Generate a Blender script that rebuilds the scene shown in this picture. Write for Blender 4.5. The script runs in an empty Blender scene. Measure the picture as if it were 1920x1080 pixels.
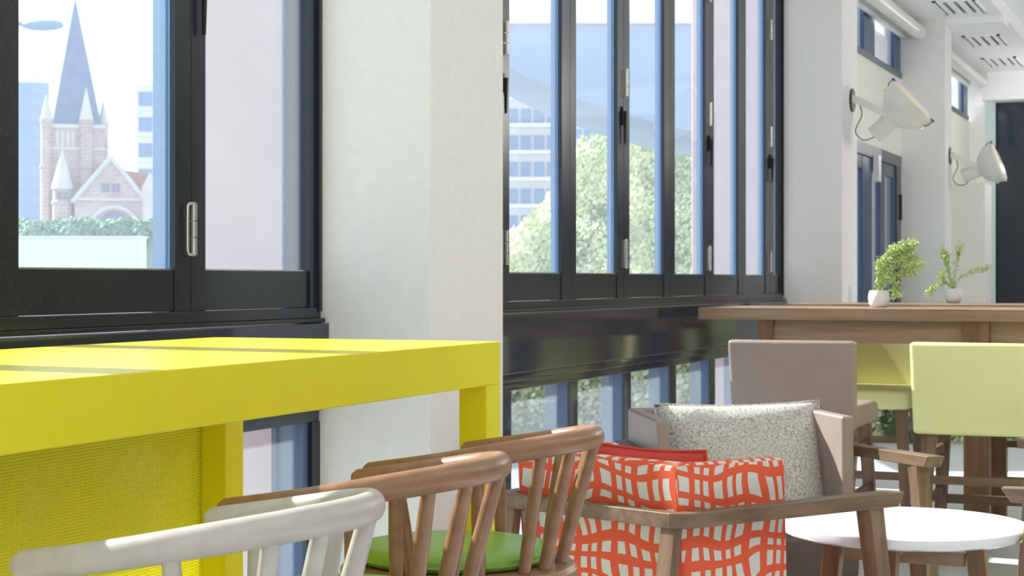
import bpy, bmesh, math, random
from mathutils import Vector, Matrix, noise
random.seed(7)
PI = math.pi
D = bpy.data
C = bpy.context.scene.collection

# ------------------------------------------------------------------ camera, world, sun, exposure
HC = 1.27
AY = math.radians(22.4)          # yaw of the view to the left of the window wall direction (+Y)
SA, CA, FP = math.sin(AY), math.cos(AY), 3250.0
cam_d = D.cameras.new('camera'); cam = D.objects.new('camera', cam_d); C.objects.link(cam)
cam.location = (0, 0, HC); cam.rotation_euler = (PI/2, 0, AY)
cam_d.sensor_width = 36; cam_d.lens = 36*FP/1920; cam_d.shift_y = -16/1920
cam_d.clip_end = 1500; cam_d.clip_start = 0.05
cam_d.dof.use_dof = True; cam_d.dof.focus_distance = 3.7; cam_d.dof.aperture_fstop = 13
sc = bpy.context.scene
sc.camera = cam
w = D.worlds.new('sky'); sc.world = w; w.use_nodes = True
wn = w.node_tree.nodes; wl = w.node_tree.links
bg = wn['Background']
tc = wn.new('ShaderNodeTexCoord'); sx = wn.new('ShaderNodeSeparateXYZ'); rp = wn.new('ShaderNodeValToRGB')
wl.new(tc.outputs['Generated'], sx.inputs[0]); wl.new(sx.outputs['Z'], rp.inputs[0]); wl.new(rp.outputs[0], bg.inputs[0])
rp.color_ramp.elements[0].position = 0.0; rp.color_ramp.elements[0].color = (.86, .94, 1, 1)
rp.color_ramp.elements[1].position = 0.9; rp.color_ramp.elements[1].color = (.62, .80, 1, 1)
bg.inputs[1].default_value = 1.1
SUN_DIR = Vector((-1.0, 0.10, 0.80)).normalized()
sd = D.lights.new('sun', 'SUN'); sd.energy = 9.0; sd.angle = math.radians(.6); sd.color = (1, .965, .9)
so = D.objects.new('sun', sd); C.objects.link(so); so.location = (-8, 4, 9)
so.rotation_euler = (-SUN_DIR).to_track_quat('-Z', 'Y').to_euler()
for x, y, e in [(.9, .6, 9), (.9, 3.4, 9), (2.4, 5.6, 40), (.2, 12.0, 22), (1.3, 12.5, 34), (3.2, .6, 8), (3.2, 4.2, 9), (3.3, 8.2, 20), (-1.0, 18.2, 26), (1.7, 15.0, 60)]:
    ld = D.lights.new('fill_light', 'POINT'); ld.shadow_soft_size = .07; ld.energy = e; ld.color = (1, .975, .95)  # unseen point light added to brighten the room, no fitting built
    lo = D.objects.new('fill_light', ld); C.objects.link(lo); lo.location = (x, y, 2.75)
sc.view_settings.view_transform = 'Standard'; sc.view_settings.look = 'None'
sc.view_settings.exposure = 0.34; sc.view_settings.gamma = 1.0
sc.view_settings.use_curve_mapping = False
sc.cycles.max_bounces = 10; sc.cycles.transparent_max_bounces = 24
sc.cycles.diffuse_bounces = 5; sc.cycles.glossy_bounces = 5; sc.cycles.sample_clamp_indirect = 6

def P(px, py, t):                # a point seen at px,py at depth t metres
    q = (px-960)/FP
    return Vector((t*(-SA+q*CA), t*(CA+q*SA), HC+(524-py)/FP*t))
def LT(l, t, z=0):               # lateral, depth -> world
    return Vector((l*CA-t*SA, l*SA+t*CA, z))
def YW(px, X):                   # where the sight line of column px meets the plane x = X
    return X/math.tan(math.atan((px-960)/FP)-AY)

# ------------------------------------------------------------------ materials
def mat(name, col, rough=.5, metal=0, spec=.5, coat=0):
    m = D.materials.new(name); m.use_nodes = True
    b = m.node_tree.nodes['Principled BSDF']
    b.inputs['Base Color'].default_value = (*col, 1); b.inputs['Roughness'].default_value = rough
    b.inputs['Metallic'].default_value = metal; b.inputs['Specular IOR Level'].default_value = spec
    b.inputs['Coat Weight'].default_value = coat; b.inputs['Coat Roughness'].default_value = .05
    return m
def nodes(m):
    nt = m.node_tree; return nt, nt.nodes, nt.links, nt.nodes['Principled BSDF']
def noisy(name, c1, c2, scale=6, rough=.5, metal=0, spec=.5, bump=0, stretch=(1, 1, 1), detail=4, coat=0, coord='Object', lo=.3, hi=.7):
    m = mat(name, c1, rough, metal, spec, coat); nt, n, l, b = nodes(m)
    t = n.new('ShaderNodeTexCoord'); mp = n.new('ShaderNodeMapping'); mp.inputs['Scale'].default_value = stretch
    nz = n.new('ShaderNodeTexNoise'); nz.inputs['Scale'].default_value = scale; nz.inputs['Detail'].default_value = detail
    r = n.new('ShaderNodeValToRGB')
    r.color_ramp.elements[0].position = lo; r.color_ramp.elements[1].position = hi
    r.color_ramp.elements[0].color = (*c1, 1); r.color_ramp.elements[1].color = (*c2, 1)
    l.new(t.outputs[coord], mp.inputs[0]); l.new(mp.outputs[0], nz.inputs[0]); l.new(nz.outputs[0], r.inputs[0]); l.new(r.outputs[0], b.inputs['Base Color'])
    if bump:
        bp = n.new('ShaderNodeBump'); bp.inputs['Strength'].default_value = bump; bp.inputs['Distance'].default_value = .002
        l.new(nz.outputs[0], bp.inputs['Height']); l.new(bp.outputs[0], b.inputs['Normal'])
    return m
def wood(name, c1, c2, rough=.38, axis=0, scale=9, coat=.0):
    st = [9, 9, 9]; st[axis] = .7
    m = noisy(name, c1, c2, scale, rough, 0, .45, .15, tuple(s*.35 for s in st), 6, coat)
    return m

M = {}
M['white_wall'] = noisy('white_paint', (.82, .80, .775), (.85, .835, .81), 30, .7, bump=.01)
M['cream_wall'] = noisy('cream_paint', (.78, .78, .70), (.82, .82, .745), 20, .7)
M['taupe_wall'] = noisy('taupe_paint', (.17, .15, .13), (.20, .18, .155), 10, .7)
M['ceiling'] = noisy('ceiling_paint', (.92, .93, .94), (.95, .96, .97), 5, .8)
M['floor'] = noisy('pale_floor', (.66, .69, .71), (.76, .78, .79), 3, .35, stretch=(1, 6, 1), detail=6)
M['dark_frame'] = noisy('charcoal_powder_coat', (.013, .017, .026), (.018, .022, .032), 60, .25, spec=.5)
M['gloss_dark'] = noisy('gloss_charcoal', (.032, .040, .058), (.036, .044, .063), 2, .09, spec=.6)
M['sky_lit_frame'] = noisy('outer_coat_sky_glare', (.13, .27, .52), (.15, .30, .56), 30, .4)  # dark powder coat with blue sky glare put into its colour
M['grey_frame'] = noisy('mid_grey_powder_coat', (.10, .12, .145), (.12, .14, .165), 30, .4)
M['navy_frame'] = noisy('navy_powder_coat', (.028, .055, .13), (.035, .065, .145), 30, .35)
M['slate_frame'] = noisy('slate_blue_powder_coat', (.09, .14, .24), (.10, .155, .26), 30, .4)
M['steel'] = noisy('satin_steel', (.55, .53, .50), (.68, .66, .62), 80, .28, 1, stretch=(1, 1, .05))
M['lamp_grey'] = mat('street_lamp_grey', (.22, .33, .48), .5)
M['black'] = mat('black_plastic', (.012, .012, .014), .35)
M['yellow'] = noisy('yellow_lacquer', (.76, .645, .0005), (.78, .665, .001), 3, .4, spec=.2, coat=.55)
M['yellow'].node_tree.nodes['Principled BSDF'].inputs['Coat Roughness'].default_value = .42
M['beech'] = wood('warm_beech', (.23, .11, .055), (.35, .18, .10), .32, 1)
M['pale_wood'] = wood('pale_grey_wood', (.44, .385, .335), (.53, .48, .43), .35, 1)  # paler and greyer tone than the beech stools
M['walnut'] = wood('walnut', (.12, .072, .042), (.24, .15, .09), .4, 0)
M['walnut_z'] = wood('walnut_upright', (.125, .072, .042), (.24, .15, .09), .4, 2)
M['oak'] = wood('table_oak', (.23, .14, .075), (.38, .25, .155), .4, 0)
M['oak_z'] = wood('oak_upright', (.15, .075, .033), (.26, .14, .065), .4, 2)
M['green'] = noisy('green_leather', (.24, .46, .07), (.26, .50, .085), 40, .38)
M['yellow_leather'] = noisy('lime_leather', (.78, .76, .32), (.82, .80, .37), 6, .45)
M['brown_leather'] = noisy('taupe_leather', (.31, .235, .19), (.345, .265, .22), 7, .42)
M['dark_leather'] = noisy('dark_brown_leather', (.085, .052, .043), (.105, .066, .055), 7, .4)
M['red_plain'] = noisy('coral_cloth', (.62, .055, .035), (.70, .075, .05), 200, .85, stretch=(1, 1, 1))
M['tabletop'] = mat('white_lacquer', (.82, .82, .80), .12)
M['pot'] = noisy('white_ceramic', (.78, .78, .80), (.84, .84, .86), 20, .5)
M['lamp_white'] = noisy('cream_enamel', (.74, .73, .68), (.78, .77, .72), 5, .35)
M['lamp_glass'] = mat('warm_lens', (.9, .82, .65), .15)
M['stem'] = noisy('plant_stem', (.30, .42, .16), (.42, .5, .25), 30, .6)
M['leaf'] = noisy('plant_leaf', (.42, .58, .16), (.66, .78, .36), 18, .5)
M['pink'] = noisy('salmon_render', (.66, .45, .41), (.73, .52, .47), 5, .85, bump=.2, detail=8)
M['tree_leaf'] = noisy('tree_leaf', (.46, .56, .24), (.93, .93, .60), 2.2, .6, detail=8)
M['hedge_leaf'] = noisy('hedge_leaf', (.16, .32, .18), (.34, .50, .34), .6, .7, detail=8)
M['bark'] = noisy('bark', (.22, .18, .14), (.33, .28, .22), 12, .9)
M['pavement'] = noisy('pale_paving', (.25, .25, .25), (.31, .31, .30), 2, .9)
M['stone'] = noisy('pink_sandstone', (.56, .42, .40), (.72, .60, .56), .35, .9, detail=8)
nt_, n_, l_, b_ = nodes(M['stone'])
tc2 = n_.new('ShaderNodeTexCoord'); bk = n_.new('ShaderNodeTexBrick'); bk.inputs['Scale'].default_value = .55; bk.inputs['Color1'].default_value = (.9, .78, .74, 1); bk.inputs['Color2'].default_value = (.62, .5, .5, 1); bk.inputs['Mortar'].default_value = (1, .95, .92, 1); bk.inputs['Mortar Size'].default_value = .03
mp2 = n_.new('ShaderNodeMapping'); mp2.inputs['Rotation'].default_value = (PI/2, 0, 0); l_.new(tc2.outputs['Object'], mp2.inputs[0]); l_.new(mp2.outputs[0], bk.inputs[0])
mm = n_.new('ShaderNodeMix'); mm.data_type = 'RGBA'; mm.blend_type = 'MULTIPLY'; mm.inputs[0].default_value = .45
src = b_.inputs['Base Color'].links[0].from_socket; l_.new(src, mm.inputs[6]); l_.new(bk.outputs[0], mm.inputs[7]); l_.new(mm.outputs[2], b_.inputs['Base Color'])
M['pale_stone'] = noisy('pale_sandstone', (.68, .62, .58), (.76, .71, .68), .8, .9)  # church stone paled in place of outdoor haze
M['slate_roof'] = noisy('hazed_slate_roof', (.17, .22, .34), (.22, .27, .40), .8, .8)  # dark slate, with the blue haze put into its colour
M['red_roof'] = noisy('red_tile_roof', (.52, .20, .15), (.60, .26, .20), 1, .8)
M['dark_opening'] = mat('dark_louvre', (.22, .24, .34), .7)
M['far_white'] = noisy('white_cladding', (.74, .77, .80), (.80, .82, .84), .5, .7)
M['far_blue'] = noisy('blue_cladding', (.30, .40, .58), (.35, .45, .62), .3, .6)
M['far_window'] = mat('blue_window_glass', (.20, .32, .52), .15)
M['render_white'] = mat('white_render', (.86, .86, .86), .8)
M['canopy'] = noisy('blue_grey_canopy', (.26, .38, .58), (.34, .46, .66), .4, .6, stretch=(1, 1, .3))
M['brick'] = noisy('warm_brick', (.42, .20, .14), (.52, .28, .2), 2, .9)

def glass_mat(name, tint=(.93, .965, 1), veil=.05):
    m = D.materials.new(name); m.use_nodes = True; nt = m.node_tree; n = nt.nodes; l = nt.links
    n.remove(n['Principled BSDF']); out = n['Material Output']
    tr = n.new('ShaderNodeBsdfTransparent'); tr.inputs[0].default_value = (*tint, 1)
    gl = n.new('ShaderNodeBsdfGlossy'); gl.inputs['Roughness'].default_value = .0
    fr = n.new('ShaderNodeFresnel'); fr.inputs[0].default_value = 1.45
    ge = n.new('ShaderNodeNewGeometry'); iv = n.new('ShaderNodeMath'); iv.operation = 'SUBTRACT'; iv.inputs[0].default_value = 1
    l.new(ge.outputs['Backfacing'], iv.inputs[1]); fm = n.new('ShaderNodeMath'); fm.operation = 'MULTIPLY'; l.new(fr.outputs[0], fm.inputs[0]); l.new(iv.outputs[0], fm.inputs[1])
    mx = n.new('ShaderNodeMixShader'); l.new(fm.outputs[0], mx.inputs[0]); l.new(tr.outputs[0], mx.inputs[1]); l.new(gl.outputs[0], mx.inputs[2])
    tl = n.new('ShaderNodeBsdfTranslucent'); tl.inputs[0].default_value = (.80, .90, 1, 1)
    m2 = n.new('ShaderNodeMixShader'); m2.inputs[0].default_value = veil
    l.new(mx.outputs[0], m2.inputs[1]); l.new(tl.outputs[0], m2.inputs[2]); l.new(m2.outputs[0], out.inputs[0])
    return m
M['glass'] = glass_mat('haze_veil_window_glass')  # faint translucent veil put in to imitate the haze outdoors
M['dark_glass'] = mat('dark_partition_glass', (.03, .04, .055), .05, spec=.6)
M['edge_glass'] = mat('green_glass_edge', (.62, .74, .72), .2)

def perf_mat():
    m = mat('perforated_yellow_sheet', (.70, .62, .02), .42); nt, n, l, b = nodes(m)
    uv = n.new('ShaderNodeUVMap'); mp = n.new('ShaderNodeVectorMath'); mp.operation = 'SCALE'; mp.inputs[3].default_value = 1/.0072
    fr = n.new('ShaderNodeVectorMath'); fr.operation = 'FRACTION'
    sb = n.new('ShaderNodeVectorMath'); sb.operation = 'SUBTRACT'; sb.inputs[1].default_value = (.5, .5, 0)
    ln = n.new('ShaderNodeVectorMath'); ln.operation = 'LENGTH'
    lt = n.new('ShaderNodeMath'); lt.operation = 'LESS_THAN'; lt.inputs[1].default_value = .27
    mx = n.new('ShaderNodeMix'); mx.data_type = 'RGBA'; mx.inputs[6].default_value = (.90, .83, .03, 1); mx.inputs[7].default_value = (.36, .29, .008, 1)
    l.new(uv.outputs[0], mp.inputs[0]); l.new(mp.outputs[0], fr.inputs[0]); l.new(fr.outputs[0], sb.inputs[0]); l.new(sb.outputs[0], ln.inputs[0])
    l.new(ln.outputs['Value'], lt.inputs[0]); l.new(lt.outputs[0], mx.inputs[0]); l.new(mx.outputs[2], b.inputs['Base Color'])
    tl = n.new('ShaderNodeBsdfTranslucent'); tl.inputs[0].default_value = (.82, .75, .03, 1)
    tr = n.new('ShaderNodeBsdfTransparent'); s1 = n.new('ShaderNodeMixShader'); s1.inputs[0].default_value = .35
    s2 = n.new('ShaderNodeMixShader'); l.new(b.outputs[0], s1.inputs[1]); l.new(tl.outputs[0], s1.inputs[2])
    hf = n.new('ShaderNodeMath'); hf.operation = 'MULTIPLY'; hf.inputs[1].default_value = .6; l.new(lt.outputs[0], hf.inputs[0])
    l.new(hf.outputs[0], s2.inputs[0]); l.new(s1.outputs[0], s2.inputs[1]); l.new(tr.outputs[0], s2.inputs[2]); l.new(s2.outputs[0], n['Material Output'].inputs[0])
    return m
M['perforated'] = perf_mat()

def grid_fabric():
    m = mat('coral_and_cream_grid_cloth', (.7, .1, .05), .9, spec=.2); nt, n, l, b = nodes(m)
    def mt(op, a, c=None, d=None):
        k = n.new('ShaderNodeMath'); k.operation = op
        for i, v in enumerate((a, c, d)):
            if v is None: continue
            if isinstance(v, (int, float)): k.inputs[i].default_value = v
            else: l.new(v, k.inputs[i])
        return k.outputs[0]
    uv = n.new('ShaderNodeUVMap'); nz = n.new('ShaderNodeTexNoise'); nz.inputs['Scale'].default_value = 6; nz.inputs['Detail'].default_value = 0
    l.new(uv.outputs[0], nz.inputs[0])
    s = n.new('ShaderNodeSeparateXYZ'); l.new(uv.outputs[0], s.inputs[0]); cs = n.new('ShaderNodeSeparateColor'); l.new(nz.outputs['Color'], cs.inputs[0])
    u = mt('ADD', mt('MULTIPLY', s.outputs[0], 20), mt('MULTIPLY', cs.outputs[0], 1.6))
    u = mt('ADD', u, mt('MULTIPLY', mt('SINE', mt('MULTIPLY', u, 2*PI/3)), .12))
    v = mt('ADD', mt('MULTIPLY', s.outputs[1], 8.4), mt('MULTIPLY', cs.outputs[1], .75))
    ru = mt('GREATER_THAN', mt('ABSOLUTE', mt('SUBTRACT', mt('FRACT', u), .5)), .28)
    fv = mt('FRACT', v)
    big = mt('GREATER_THAN', mt('ABSOLUTE', mt('SUBTRACT', fv, .25)), .215)
    sml = mt('GREATER_THAN', mt('ABSOLUTE', mt('SUBTRACT', fv, .74)), .10)
    rv = mt('MULTIPLY', big, sml)
    mask = mt('MAXIMUM', ru, rv)
    n2 = n.new('ShaderNodeTexNoise'); n2.inputs['Scale'].default_value = 260; l.new(uv.outputs[0], n2.inputs[0])
    red = n.new('ShaderNodeMix'); red.data_type = 'RGBA'; red.inputs[6].default_value = (.74, .085, .035, 1); red.inputs[7].default_value = (.80, .15, .075, 1); l.new(n2.outputs[0], red.inputs[0])
    cr = n.new('ShaderNodeMix'); cr.data_type = 'RGBA'; cr.inputs[6].default_value = (.62, .59, .52, 1); cr.inputs[7].default_value = (.72, .69, .62, 1); l.new(n2.outputs[0], cr.inputs[0])
    mx = n.new('ShaderNodeMix'); mx.data_type = 'RGBA'; l.new(mask, mx.inputs[0]); l.new(cr.outputs[2], mx.inputs[6]); l.new(red.outputs[2], mx.inputs[7])
    l.new(mx.outputs[2], b.inputs['Base Color'])
    return m
M['grid_cloth'] = grid_fabric()
def tweed():
    m = mat('grey_melange_tweed', (.5, .48, .44), .95, spec=.2); nt, n, l, b = nodes(m)
    t = n.new('ShaderNodeTexCoord'); r = n.new('ShaderNodeValToRGB')
    outs = []
    for st in ((480, 30, 90), (90, 30, 480)):
        mp = n.new('ShaderNodeMapping'); mp.inputs['Scale'].default_value = st
        nz = n.new('ShaderNodeTexNoise'); nz.inputs['Scale'].default_value = 1; nz.inputs['Detail'].default_value = 3
        l.new(t.outputs['Object'], mp.inputs[0]); l.new(mp.outputs[0], nz.inputs[0]); outs.append(nz.outputs[0])
    ad = n.new('ShaderNodeMath'); ad.operation = 'MULTIPLY_ADD'; ad.inputs[1].default_value = .5
    ml = n.new('ShaderNodeMath'); ml.operation = 'MULTIPLY'; ml.inputs[1].default_value = .5; l.new(outs[1], ml.inputs[0])
    l.new(outs[0], ad.inputs[0]); l.new(ml.outputs[0], ad.inputs[2]); l.new(ad.outputs[0], r.inputs[0])
    e = r.color_ramp.elements; e[0].position = .38; e[0].color = (.17, .145, .11, 1); e[1].position = .55; e[1].color = (.72, .70, .64, 1)
    l.new(r.outputs[0], b.inputs['Base Color'])
    return m
M['tweed'] = tweed()

# ------------------------------------------------------------------ mesh helpers
class MB:
    def __init__(s): s.v = []; s.f = []
    def box(s, x0, x1, y0, y1, z0, z1):
        b = len(s.v)
        s.v += [(x, y, z) for z in (z0, z1) for y in (y0, y1) for x in (x0, x1)]
        s.f += [tuple(b+i for i in q) for q in ((0, 2, 3, 1), (4, 5, 7, 6), (0, 1, 5, 4), (2, 6, 7, 3), (0, 4, 6, 2), (1, 3, 7, 5))]
        return s
    def hexa(s, lo, hi):                      # bottom quad, top quad (ccw seen from above)
        b = len(s.v); s.v += [tuple(p) for p in lo]+[tuple(p) for p in hi]; n = len(lo)
        s.f += [tuple(b+i for i in range(n-1, -1, -1)), tuple(b+n+i for i in range(n))]
        s.f += [(b+i, b+(i+1) % n, b+n+(i+1) % n, b+n+i) for i in range(n)]
        return s
    def tube(s, pts, r, n=12, caps=True, flat=1.0):
        pts = [Vector(p) for p in pts]; rs = r if isinstance(r, (list, tuple)) else [r]*len(pts)
        b = len(s.v); up = Vector((0, 0, 1)); prev = None
        for i, p in enumerate(pts):
            d = (pts[min(i+1, len(pts)-1)]-pts[max(i-1, 0)]).normalized()
            if prev is None:
                a = up if abs(d.z) < .95 else Vector((1, 0, 0))
                e1 = d.cross(a).normalized()
            else:
                e1 = (prev-d*prev.dot(d)).normalized()
            prev = e1; e2 = d.cross(e1)
            for k in range(n):
                a = 2*PI*k/n
                s.v.append(tuple(p+(e1*math.cos(a)*flat+e2*math.sin(a))*rs[i]))
        m = len(pts)
        for i in range(m-1):
            for k in range(n):
                k2 = (k+1) % n
                s.f.append((b+i*n+k, b+i*n+k2, b+(i+1)*n+k2, b+(i+1)*n+k))
        if caps:
            s.f.append(tuple(b+k for k in range(n-1, -1, -1))); s.f.append(tuple(b+(m-1)*n+k for k in range(n)))
        return s
    def lathe(s, prof, n=32, c=(0, 0, 0), sx=1, sy=1):      # prof (r,z)
        b = len(s.v)
        for r, z in prof:
            for k in range(n):
                a = 2*PI*k/n; s.v.append((c[0]+r*sx*math.cos(a), c[1]+r*sy*math.sin(a), c[2]+z))
        m = len(prof)
        for i in range(m-1):
            for k in range(n):
                k2 = (k+1) % n; s.f.append((b+i*n+k, b+i*n+k2, b+(i+1)*n+k2, b+(i+1)*n+k))
        s.f.append(tuple(b+k for k in range(n-1, -1, -1))); s.f.append(tuple(b+(m-1)*n+k for k in range(n)))
        return s
    def xf(s, mtx, start=0):
        for i in range(start, len(s.v)): s.v[i] = tuple(mtx @ Vector(s.v[i]))
        return s
    def build(s, name, m, parent=None, bevel=0, smooth=False, seg=2, sub=0, kind=None, label=None):
        me = D.meshes.new(name); me.from_pydata(s.v, [], s.f); me.update()
        uv = me.uv_layers.new(name='UVMap')
        for p in me.polygons:
            nx, ny, nz = p.normal
            h = Vector((-ny, nx, 0))
            h = h.normalized() if h.length > .3 else None
            for li in p.loop_indices:
                co = me.vertices[me.loops[li].vertex_index].co
                uv.data[li].uv = (co.x, co.y) if h is None else (co.dot(h), co.z)
        me.materials.append(M[m])
        o = D.objects.new(name, me); C.objects.link(o)
        if parent: o.parent = parent
        if smooth:
            for p in me.polygons: p.use_smooth = True
        if bevel:
            md = o.modifiers.new('bevel', 'BEVEL'); md.width = bevel; md.segments = seg; md.limit_method = 'ANGLE'; md.angle_limit = math.radians(35)
            if not smooth:
                for p in me.polygons: p.use_smooth = True
                me.polygons.foreach_set('use_smooth', [True]*len(me.polygons))
                wn_ = o.modifiers.new('normals', 'WEIGHTED_NORMAL'); wn_.keep_sharp = False
        if sub:
            md = o.modifiers.new('sub', 'SUBSURF'); md.levels = sub; md.render_levels = sub
        if kind: o['kind'] = kind
        if label: o['label'] = label
        return o
def tag(o, label=None, cat=None, group=None, kind=None):
    if label: o['label'] = label
    if cat: o['category'] = cat
    if group: o['group'] = group
    if kind: o['kind'] = kind
    return o
def empty(name, loc=(0, 0, 0), rz=0, **k):
    o = D.objects.new(name, None); C.objects.link(o); o.location = loc; o.rotation_euler = (0, 0, rz); o.empty_display_size = .1
    return tag(o, **k)
def copy_tree(o, parent=None):
    c = o.copy(); C.objects.link(c)
    if parent is not None: c.parent = parent
    for ch in list(o.children): copy_tree(ch, c)
    return c
def smooth_by_angle(o, deg=40):
    me = o.data
    for p in me.polygons: p.use_smooth = True
    me.set_sharp_from_angle(angle=math.radians(deg))
    return o

# ------------------------------------------------------------------ the room
XW = -2.6; XC = -2.22                      # window plane, column front
YC = [(4.74, 5.31), (10.8, 11.28), (15.1, 15.47)]
ZC = 3.5
def S(name, mb, m, **k): return tag(mb.build(name, m, **k), kind='structure')
S('floor', MB().box(XW-.12, 5, -3, 22, -.12, 0), 'floor')
S('ceiling', MB().box(-1.74, 5, -3, 22, 3.62, 3.72), 'ceiling')
S('trim_1', MB().box(XW-.1, -1.74, -3, 22, ZC, 3.72), 'ceiling', label='dropped white ceiling strip running along the windows')
S('trim_2', MB().box(XC, -1.74, YC[2][0], YC[2][1], ZC-.055, ZC), 'ceiling', label='shallow ceiling beam at the third column')
S('wall_right', MB().box(5, 5.15, -3, 22, 0, 3.62), 'taupe_wall')
names = ['near white column between the yellow counter and the folding windows', 'middle white column carrying the first spotlight', 'far white column carrying the second spotlight']
for i, (a, b) in enumerate(YC):
    S('wall_pillar', MB().box(XW-.06, XC, a, b, 0, ZC), 'white_wall', bevel=.004, label=names[i])
# header over windows 1 and 2
S('wall_left', MB().box(XW-.1, XW, -3, YC[0][0], 3.3, ZC), 'white_wall', label='white wall strip over the near window')
S('wall_left', MB().box(XW-.1, XW, YC[0][1], YC[1][0], 3.3, ZC), 'white_wall', label='white wall strip over the folding windows')

Z_G, Z_SB, Z_S, Z_F0, Z_F1, Z_LG = 1.295, 1.171, 1.139, .904, .868, .832
def window(num, y0, y1, stiles, label, upper_depth=.05):
    """stiles: (ya, yb, seam) interior faces of the meeting stiles of the folding sashes"""
    W = empty('window_%d' % num, (XW, y0, 0), kind='structure', label=label)
    o = lambda mb, *a, **k: mb.xf(Matrix.Translation((-XW, -y0, 0))).build(*a, parent=W, **k)
    jw = .055
    # outer frame
    f = MB()
    f.box(XW-.09, XW, y1-jw, y1, Z_SB, 3.3).box(XW-.09, XW, y0, y0+jw*.6, Z_SB, 3.3).box(XW-.09, XW, y0+jw*.6, y1-jw, 3.22, 3.3)
    f.box(XW-.09, XW+.012, y1-.018, y1, Z_SB, 3.3)
    f.box(XW-.09, XW+.006, y0, y1, Z_SB-.02, Z_SB+.012)
    o(f, 'frame', 'dark_frame', bevel=.002)
    o(MB().box(XW-.12, XW+.022, y0, y1, Z_S, Z_SB-.02), 'sill', 'dark_frame', bevel=.002)
    o(MB().box(XW-.10, XW+.035, y0, y1, Z_F0, Z_S-.004), 'fascia', 'gloss_dark', bevel=.002)
    o(MB().box(XW-.10, XW+.02, y0, y1, Z_F1, Z_F0-.004), 'rail', 'gloss_dark', bevel=.002)
    o(MB().box(XW-.10, XW, y0, y1, Z_LG, Z_F1-.002), 'transom', 'gloss_dark', bevel=.002)
    o(MB().box(XW-.10, XW, y0, y1, 0, .08), 'bottom_rail', 'dark_frame')
    o(MB().box(XW-.10, XW+.004, y1-.05, y1, .08, Z_LG), 'jamb', 'dark_frame', bevel=.002)
    edges = [y0+jw*.6]
    for a, s, b in stiles: edges += [a, b]
    edges.append(y1-jw)
    for a, s, b in stiles:
        m = MB().box(XW-.02, XW-.004, a, s-.0015, Z_SB+.012, 3.22).box(XW-.02, XW-.004, s+.0015, b, Z_SB+.012, 3.22)
        o(m, 'stile', 'dark_frame', bevel=.0015)
        o(MB().box(XW-.02-upper_depth, XW-.021, a, b, Z_SB, 3.22), 'stile_outer', 'sky_lit_frame')
        o(MB().box(XW-.012, XW, a+.48*(b-a), b+.01, .08, Z_LG), 'mullion', 'gloss_dark', bevel=.0015)
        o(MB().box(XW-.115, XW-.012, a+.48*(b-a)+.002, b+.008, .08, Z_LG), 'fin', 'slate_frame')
    for i in range(0, len(edges), 2):
        a, b = edges[i], edges[i+1]
        o(MB().box(XW-.03, XW-.008, a, b, Z_SB+.014, Z_G), 'sash_rail', 'dark_frame', bevel=.0015)
        o(MB().box(XW-.03, XW-.012, a, b, Z_G, Z_G+.004), 'bead', 'steel')
        o(MB().box(XW-.035, XW-.028, a, b, Z_G-.01, 3.23), 'pane', 'glass')
        o(MB().box(XW-.035, XW-.029, a-.01, b+.01, .07, Z_LG+.01), 'pane', 'glass')
    o(MB().box(XW-.02-upper_depth-.02, XW-.091, y1-jw-.012, y1, Z_SB, 3.22), 'stile_outer', 'sky_lit_frame')
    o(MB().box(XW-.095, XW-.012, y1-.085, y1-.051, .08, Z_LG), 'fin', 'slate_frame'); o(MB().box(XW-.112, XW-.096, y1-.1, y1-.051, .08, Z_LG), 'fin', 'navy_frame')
    return W, o
def px2(lst, X=XW): return [tuple(YW(p, X) for p in t) for t in lst]
w1s = px2([(-37, 0, 38), (331, 361, 388)])
pitch = w1s[1][0]-w1s[0][0]
w1s = [tuple(v-pitch*k for v in w1s[0]) for k in (3, 2, 1)] + w1s
W1, o1 = window(1, -1.6, YC[0][0], w1s, 'near folding window with charcoal frames looking out on a church spire', .055)
w2s = px2([(927, 942, 957), (1055, 1071, 1082), (1159, 1171, 1182), (1247, 1258, 1267), (1324, 1333, 1340), (1386, 1393, 1400), (1437, 1445, 1452)])
W2, o2 = window(2, YC[0][1], YC[1][0], w2s, 'row of folding windows between the near and middle columns', .035)

def hinge(o, px, y0, y1, pull=False):
    Y = YW(px, XW+.008); t = -XW*SA+Y*CA
    z0 = HC+(524-y1)/FP*t; z1 = HC+(524-y0)/FP*t; r = .0085; h = z1-z0
    m = MB().box(XW-.004, XW-.001, Y-.02, Y+.02, z0, z1)
    for a, b in ((0, .33), (.35, .65), (.67, 1)):
        m.tube([(XW+.008, Y, z0+h*a), (XW+.008, Y, z0+h*b)], r, 14)
    h1 = o(m, 'hinge', 'steel'); smooth_by_angle(h1)
    if pull:
        m = MB(); ya = Y-.004; yb = Y-.038
        pts = []
        for k in range(7): a = PI/2*k/6; pts.append((XW+.012, yb+.012-.012*math.sin(a)+0, z1-.012+.012*math.cos(a)))
        low = [(x, y, z0+z1-z) for x, y, z in reversed(pts)]
        m.tube([(XW+.012, ya, z1)]+pts+low+[(XW+.012, ya, z0)], .0042, 10)
        smooth_by_angle(o(m, 'pull_handle', 'steel'))
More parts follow.
